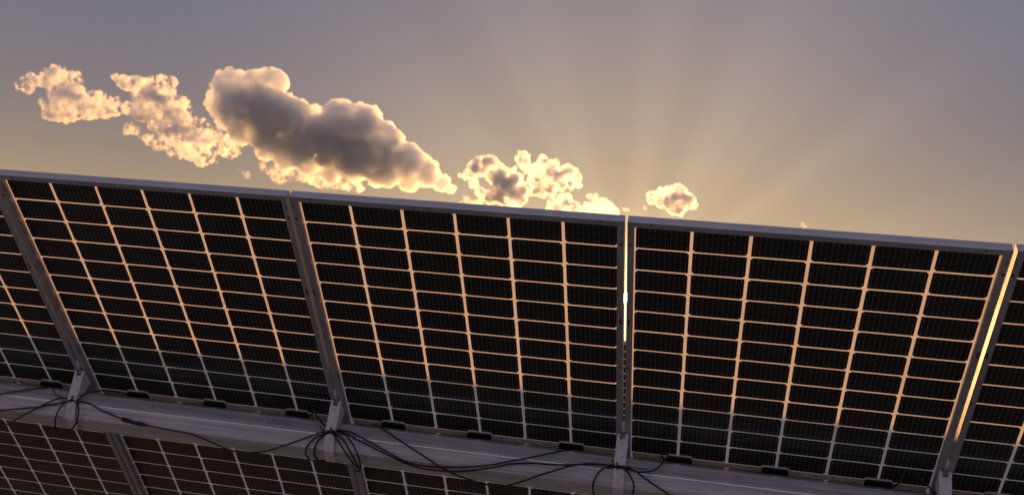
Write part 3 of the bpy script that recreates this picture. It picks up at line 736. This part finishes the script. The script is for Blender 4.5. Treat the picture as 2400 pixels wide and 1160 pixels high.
# ------------------------------------------------------------------ clouds
CLOUDS = {
 'A': [[-995.8,1311.8,403.9,14.4],[-978.9,1325.6,399.9,14.4],[-986.2,1324.4,385.6,20.2],[-971.6,1336.8,380.2,18.7],[-955.1,1349.3,377.5,17.3],[-938.9,1361.3,375.3,12.2],[-927.0,1369.6,374.4,7.2],[-1028.7,1291.3,387.2,6.5],[-1022.1,1293.7,396.4,5.8],[-1037.8,1285.1,383.3,3.6],[-1023.2,1297.7,380.3,5.8],[-1004.4,1319.4,354.6,9.4],[-993.4,1326.9,357.5,10.1],[-983.7,1334.1,357.6,9.4],[-955.0,1353.2,363.7,6.5],[-1010.1,1311.7,366.7,5.8]],
 'B': [[-897.8,1316.3,412.3,3.5],[-888.8,1323.0,410.3,5.6],[-879.6,1329.9,407.7,7.7],[-869.3,1337.7,404.1,11.2],[-856.8,1348.2,396.0,19.6],[-840.5,1355.4,406.0,15.4],[-846.2,1357.7,386.1,22.4],[-828.4,1370.3,380.1,19.6],[-813.6,1381.3,372.0,9.8],[-862.9,1350.3,374.7,14.0],[-882.5,1338.2,372.5,9.8],[-896.8,1327.2,377.7,6.3],[-844.1,1366.0,360.2,12.6],[-825.3,1378.0,358.0,15.4]],
 'B2': [[-938.8,1427.0,360.0,5.9],[-926.9,1433.8,364.1,7.4],[-911.8,1444.5,359.5,8.9],[-892.0,1457.4,357.1,11.1],[-871.9,1469.8,356.0,16.3],[-843.2,1482.3,372.9,17.8],[-823.5,1494.1,370.1,17.8],[-805.2,1504.8,366.9,16.3],[-850.1,1484.4,348.3,11.9],[-826.1,1498.9,343.5,8.9],[-788.7,1509.3,383.9,11.9],[-797.3,1512.5,351.9,7.4],[-838.9,1493.6,335.5,6.7],[-817.9,1505.5,334.1,4.4]],
 'C': [[-732.9,1354.5,418.0,23.0],[-720.3,1356.5,433.4,13.6],[-697.8,1368.8,431.3,20.3],[-685.5,1370.2,446.6,8.8],[-674.0,1378.1,439.8,16.3],[-666.4,1383.3,435.1,12.2],[-719.8,1368.7,393.7,33.9],[-685.8,1385.2,396.7,38.0],[-650.8,1403.7,390.7,32.5],[-620.6,1421.0,377.1,32.5],[-673.3,1400.2,363.9,33.9],[-637.5,1420.1,351.2,33.9],[-595.9,1435.0,363.4,39.3],[-580.2,1432.6,397.2,31.2],[-551.2,1444.3,396.2,31.2],[-558.5,1453.0,351.3,39.3],[-517.2,1461.9,377.0,29.8],[-514.1,1471.7,341.1,31.2],[-479.7,1480.6,352.6,28.5],[-449.8,1493.6,337.0,20.3],[-454.3,1487.4,358.0,10.8],[-426.3,1503.0,325.6,12.2],[-412.1,1508.7,317.5,5.4],[-474.8,1488.6,324.4,16.3],[-525.3,1473.3,315.9,12.2],[-752.0,1348.2,404.2,8.1],[-757.2,1350.3,387.2,7.5],[-748.3,1357.1,380.4,9.5],[-737.0,1366.3,369.1,12.2],[-712.2,1381.5,361.6,21.7],[-590.8,1447.3,320.3,16.3],[-683.9,1401.6,337.9,17.6],[-656.6,1416.7,328.7,17.6],[-624.4,1431.9,325.8,17.6]],
 'C2': [[-704.9,1484.2,328.9,8.5],[-692.3,1491.1,324.3,10.7],[-673.7,1499.5,324.8,9.3],[-659.7,1506.4,321.7,7.8],[-648.4,1511.3,321.5,7.1],[-636.9,1516.4,320.7,7.1],[-625.2,1521.7,318.4,7.1],[-613.6,1526.6,317.5,7.1],[-601.9,1531.3,317.2,6.4],[-590.2,1536.0,317.0,6.4],[-578.4,1540.5,316.7,5.7],[-715.9,1478.7,329.6,6.4]],
 'D': [[-355.8,1463.9,346.9,13.1],[-342.0,1465.9,352.3,10.5],[-334.9,1470.2,341.1,17.1],[-314.9,1477.0,330.6,19.7],[-321.5,1478.9,315.1,18.4],[-302.3,1482.5,317.3,15.8],[-295.1,1486.2,306.5,11.8],[-365.3,1464.2,335.5,7.9],[-377.8,1461.9,331.4,5.3],[-386.7,1459.7,331.0,3.3],[-364.4,1467.5,321.6,7.9],[-354.7,1472.1,311.2,7.9],[-338.8,1477.3,304.1,9.2],[-312.7,1484.1,299.4,9.2],[-296.5,1487.6,298.6,7.9],[-329.1,1469.1,351.3,6.6]],
 'E': [[-302.6,1500.3,376.0,7.4],[-295.7,1502.8,371.6,6.0],[-297.8,1504.3,363.6,6.0],[-289.6,1507.3,358.0,7.4],[-275.0,1510.3,357.0,11.4],[-265.1,1509.6,367.1,12.0],[-250.2,1513.4,362.2,14.7],[-231.5,1517.0,359.5,13.4],[-219.1,1520.5,352.3,8.7],[-214.5,1523.2,343.6,6.0],[-242.5,1518.4,346.1,14.7],[-256.6,1517.5,339.4,13.4],[-285.8,1511.8,341.5,6.7],[-275.9,1515.7,332.2,9.4],[-287.4,1514.7,327.0,6.7],[-222.0,1523.4,337.7,5.4],[-313.1,1503.0,356.1,3.3],[-266.1,1518.9,325.3,6.0]],
 'F': [[-252.7,1564.4,316.9,10.3],[-236.3,1565.2,325.2,10.3],[-225.4,1568.8,315.6,10.3],[-240.0,1567.7,310.1,11.0],[-260.4,1564.3,310.7,6.2],[-214.8,1571.4,309.9,6.9],[-256.3,1561.4,328.6,4.1]],
 'G': [[-182.0,1452.7,308.0,5.1],[-176.6,1454.4,302.9,7.6],[-168.6,1456.8,296.2,12.1],[-160.2,1456.5,302.0,6.4],[-155.2,1458.8,293.7,8.9],[-185.9,1455.2,293.3,7.6],[-144.3,1460.3,291.6,4.4],[-174.7,1453.1,310.5,3.8]],
 'H': [[-93.6,1518.1,329.4,7.9],[-99.5,1517.7,329.5,4.0],[-83.7,1517.4,335.3,7.9],[-72.5,1517.0,340.0,7.9],[-58.6,1516.8,343.6,9.9],[-50.2,1518.9,335.3,11.9],[-65.7,1520.0,327.8,14.5],[-80.5,1519.5,326.6,9.3],[-38.2,1520.5,329.9,9.3],[-31.4,1521.6,325.3,5.3],[-53.9,1522.7,317.2,9.3],[-62.5,1523.3,312.7,5.3]],
 'w1': [[-397.3,1555.7,312.9,6.9],[-406.4,1554.4,307.7,4.9],[-374.9,1561.6,311.6,6.3],[-384.8,1559.9,307.7,5.6],[-415.6,1552.7,303.9,3.5]],
 'w2': [[-735.7,1427.9,308.6,3.5],[-722.6,1435.7,303.1,4.9],[-729.8,1431.5,305.7,2.8]],
 'w3': [[-144.0,1597.3,324.0,3.5],[-147.5,1596.7,325.1,2.8],[-139.2,1597.7,323.8,2.8]],
 'w4': [[-111.5,1598.9,328.9,3.1],[-113.8,1598.2,331.4,2.1]],
 'w5': [[134.6,1599.1,321.2,3.5],[138.7,1599.4,318.1,2.4]],
}
def cloud_material(name, dens, thr, scale):
    m, t, o = mat(name)
    co = _new(t, 'ShaderNodeTexCoord')
    nz = _new(t, 'ShaderNodeTexNoise', ins={'Vector': co.outputs['Object'], 'Scale': scale, 'Detail': 7.0, 'Roughness': 0.68})
    d = math_(t, 'MULTIPLY', math_(t, 'SUBTRACT', nz.outputs[0], thr), 7.0)
    d = math_(t, 'MULTIPLY', math_(t, 'MINIMUM', math_(t, 'MAXIMUM', d, 0.0), 1.0), dens)
    vol = _new(t, 'ShaderNodeVolumeScatter', ins={'Color': (0.985, 0.925, 0.82, 1), 'Density': d, 'Anisotropy': 0.72})
    t.links.new(vol.outputs[0], o.inputs['Volume'])
    tp = _new(t, 'ShaderNodeBsdfTransparent')
    tr = _new(t, 'ShaderNodeBsdfTranslucent', ins={'Color': (0.8, 0.8, 0.8, 1)})
    mx = _new(t, 'ShaderNodeMixShader', ins={0: 0.008})
    t.links.new(tp.outputs[0], mx.inputs[1]); t.links.new(tr.outputs[0], mx.inputs[2])
    t.links.new(mx.outputs[0], o.inputs['Surface'])
    return m

def cloud(key, label, dens, thr=0.36, vox=1.35, grow=1.0, scale=0.07):
    rnd = random.Random(key)
    blobs = CLOUDS[key]
    cen = Vector((0, 0, 0))
    for b in blobs: cen += Vector(b[:3])
    cen /= len(blobs)
    bm = bmesh.new()
    def puff(p, r, level):
        bmesh.ops.create_icosphere(bm, subdivisions=3 if level == 0 else 1, radius=r, matrix=Matrix.Translation(p))
        if level == 2 or r < 2.2: return
        for _ in range(14 if level == 0 else 5):
            d = Vector((rnd.gauss(0, 1), rnd.gauss(0, 1), rnd.gauss(0, 1) + 0.3)).normalized()
            puff(p + d * r * rnd.uniform(0.86, 1.0), r * rnd.uniform(0.14, 0.30), level + 1)
    for x, y, z, r in blobs:
        puff(Vector((x, y, z)) - cen + Vector((0, rnd.uniform(-.25, .25) * r, 0)), r * grow, 0)
    me = bpy.data.meshes.new('cloud'); bm.to_mesh(me); bm.free()
    tmp = bpy.data.objects.new('cloud_tmp', me); COL.objects.link(tmp)
    md = tmp.modifiers.new('r', 'REMESH'); md.mode = 'VOXEL'; md.voxel_size = vox
    dg = bpy.context.evaluated_depsgraph_get()
    m2 = bpy.data.meshes.new_from_object(tmp.evaluated_get(dg))
    bpy.data.objects.remove(tmp); bpy.data.meshes.remove(me)
    bm = bmesh.new(); bm.from_mesh(m2)
    seen, drop = set(), []
    for v0 in bm.verts:                        # drop closed pockets inside the cloud
        if v0 in seen: continue
        isl, stack = [], [v0]; seen.add(v0)
        while stack:
            q = stack.pop(); isl.append(q)
            for e in q.link_edges:
                k = e.other_vert(q)
                if k not in seen: seen.add(k); stack.append(k)
        top = max(isl, key=lambda q: q.co.z)
        if top.normal.z < 0: drop += isl
    bmesh.ops.delete(bm, geom=drop, context='VERTS')
    bm.to_mesh(m2); bm.free()
    nrm = [v.normal.copy() for v in m2.vertices]
    amp = (0.75 if key == 'C' else 1.0) * min(1.0, sum(b[3] for b in blobs) / len(blobs) / 9.0)
    for v, n_ in zip(m2.vertices, nrm):
        q = v.co
        a = noise.fractal(q * 0.035, 0.9, 2.0, 6) * 6.5 + (0.35 - abs(noise.noise(q * 0.13))) * 4.0 + (0.3 - abs(noise.noise(q * 0.33))) * 1.8
        v.co = q + n_ * a * amp
    for p in m2.polygons: p.use_smooth = True
    m2.name = 'cloud'
    o = obj('cloud', m2, cloud_material('cloud_vapour_' + key, dens, thr, scale), None, cen)
    return tag(o, label, 'cloud', 'sunset clouds')
cloud('A', 'leftmost small ragged cloud, brown core with golden underside', 0.55, 0.49, 1.35, 1.35, 0.055)
cloud('B', 'ragged golden cloud between the leftmost cloud and the long dark cloud', 0.55, 0.49, 1.35, 1.35, 0.055)
cloud('B2', 'thin golden cloud streak under the ragged cloud, touching the long dark cloud', 0.45, 0.52, 1.35, 1.5, 0.05)
cloud('C', 'largest cloud, long and dark brown with two humps and a golden rim', 0.2, 0.33, 1.35, 1.05, 0.045)
cloud('C2', 'bright golden fringe of cloud below the largest dark cloud', 0.16, 0.5, 1.35, 1.6, 0.05)
cloud('D', 'dark puffy cloud with glowing rim, just right of the largest cloud', 0.45, 0.42, 1.35, 1.12, 0.06)
cloud('E', 'puffy glowing cloud with a small upright knob at its left', 0.5, 0.46, 1.35, 1.15, 0.06)
cloud('F', 'low glowing cloud just above the panels left of the brightest cloud', 0.6, 0.48, 1.35, 1.25, 0.06)
cloud('G', 'brightest white-gold cloud touching the top edge of the panels near the sun', 0.2, 0.45, 1.35, 1.2, 0.06)
cloud('H', 'small isolated cloud with brilliant rim, right of the sun', 0.45, 0.42, 1.35, 1.15, 0.06)
cloud('w1', 'faint pale wisp low over the panel edge under the gap beside the largest cloud', 0.03, 0.38, 1.2)
cloud('w2', 'tiny pale wisp under the left end of the largest cloud', 0.03, 0.38, 1.0)
cloud('w3', 'tiny bright wisp just right of the brightest cloud', 0.03, 0.38, 1.0)
cloud('w4', 'tiny bright wisp just left of the small isolated cloud', 0.03, 0.38, 0.9)
cloud('w5', 'tiny faint wisp low on the right, far from the other clouds', 0.03, 0.38, 0.9)
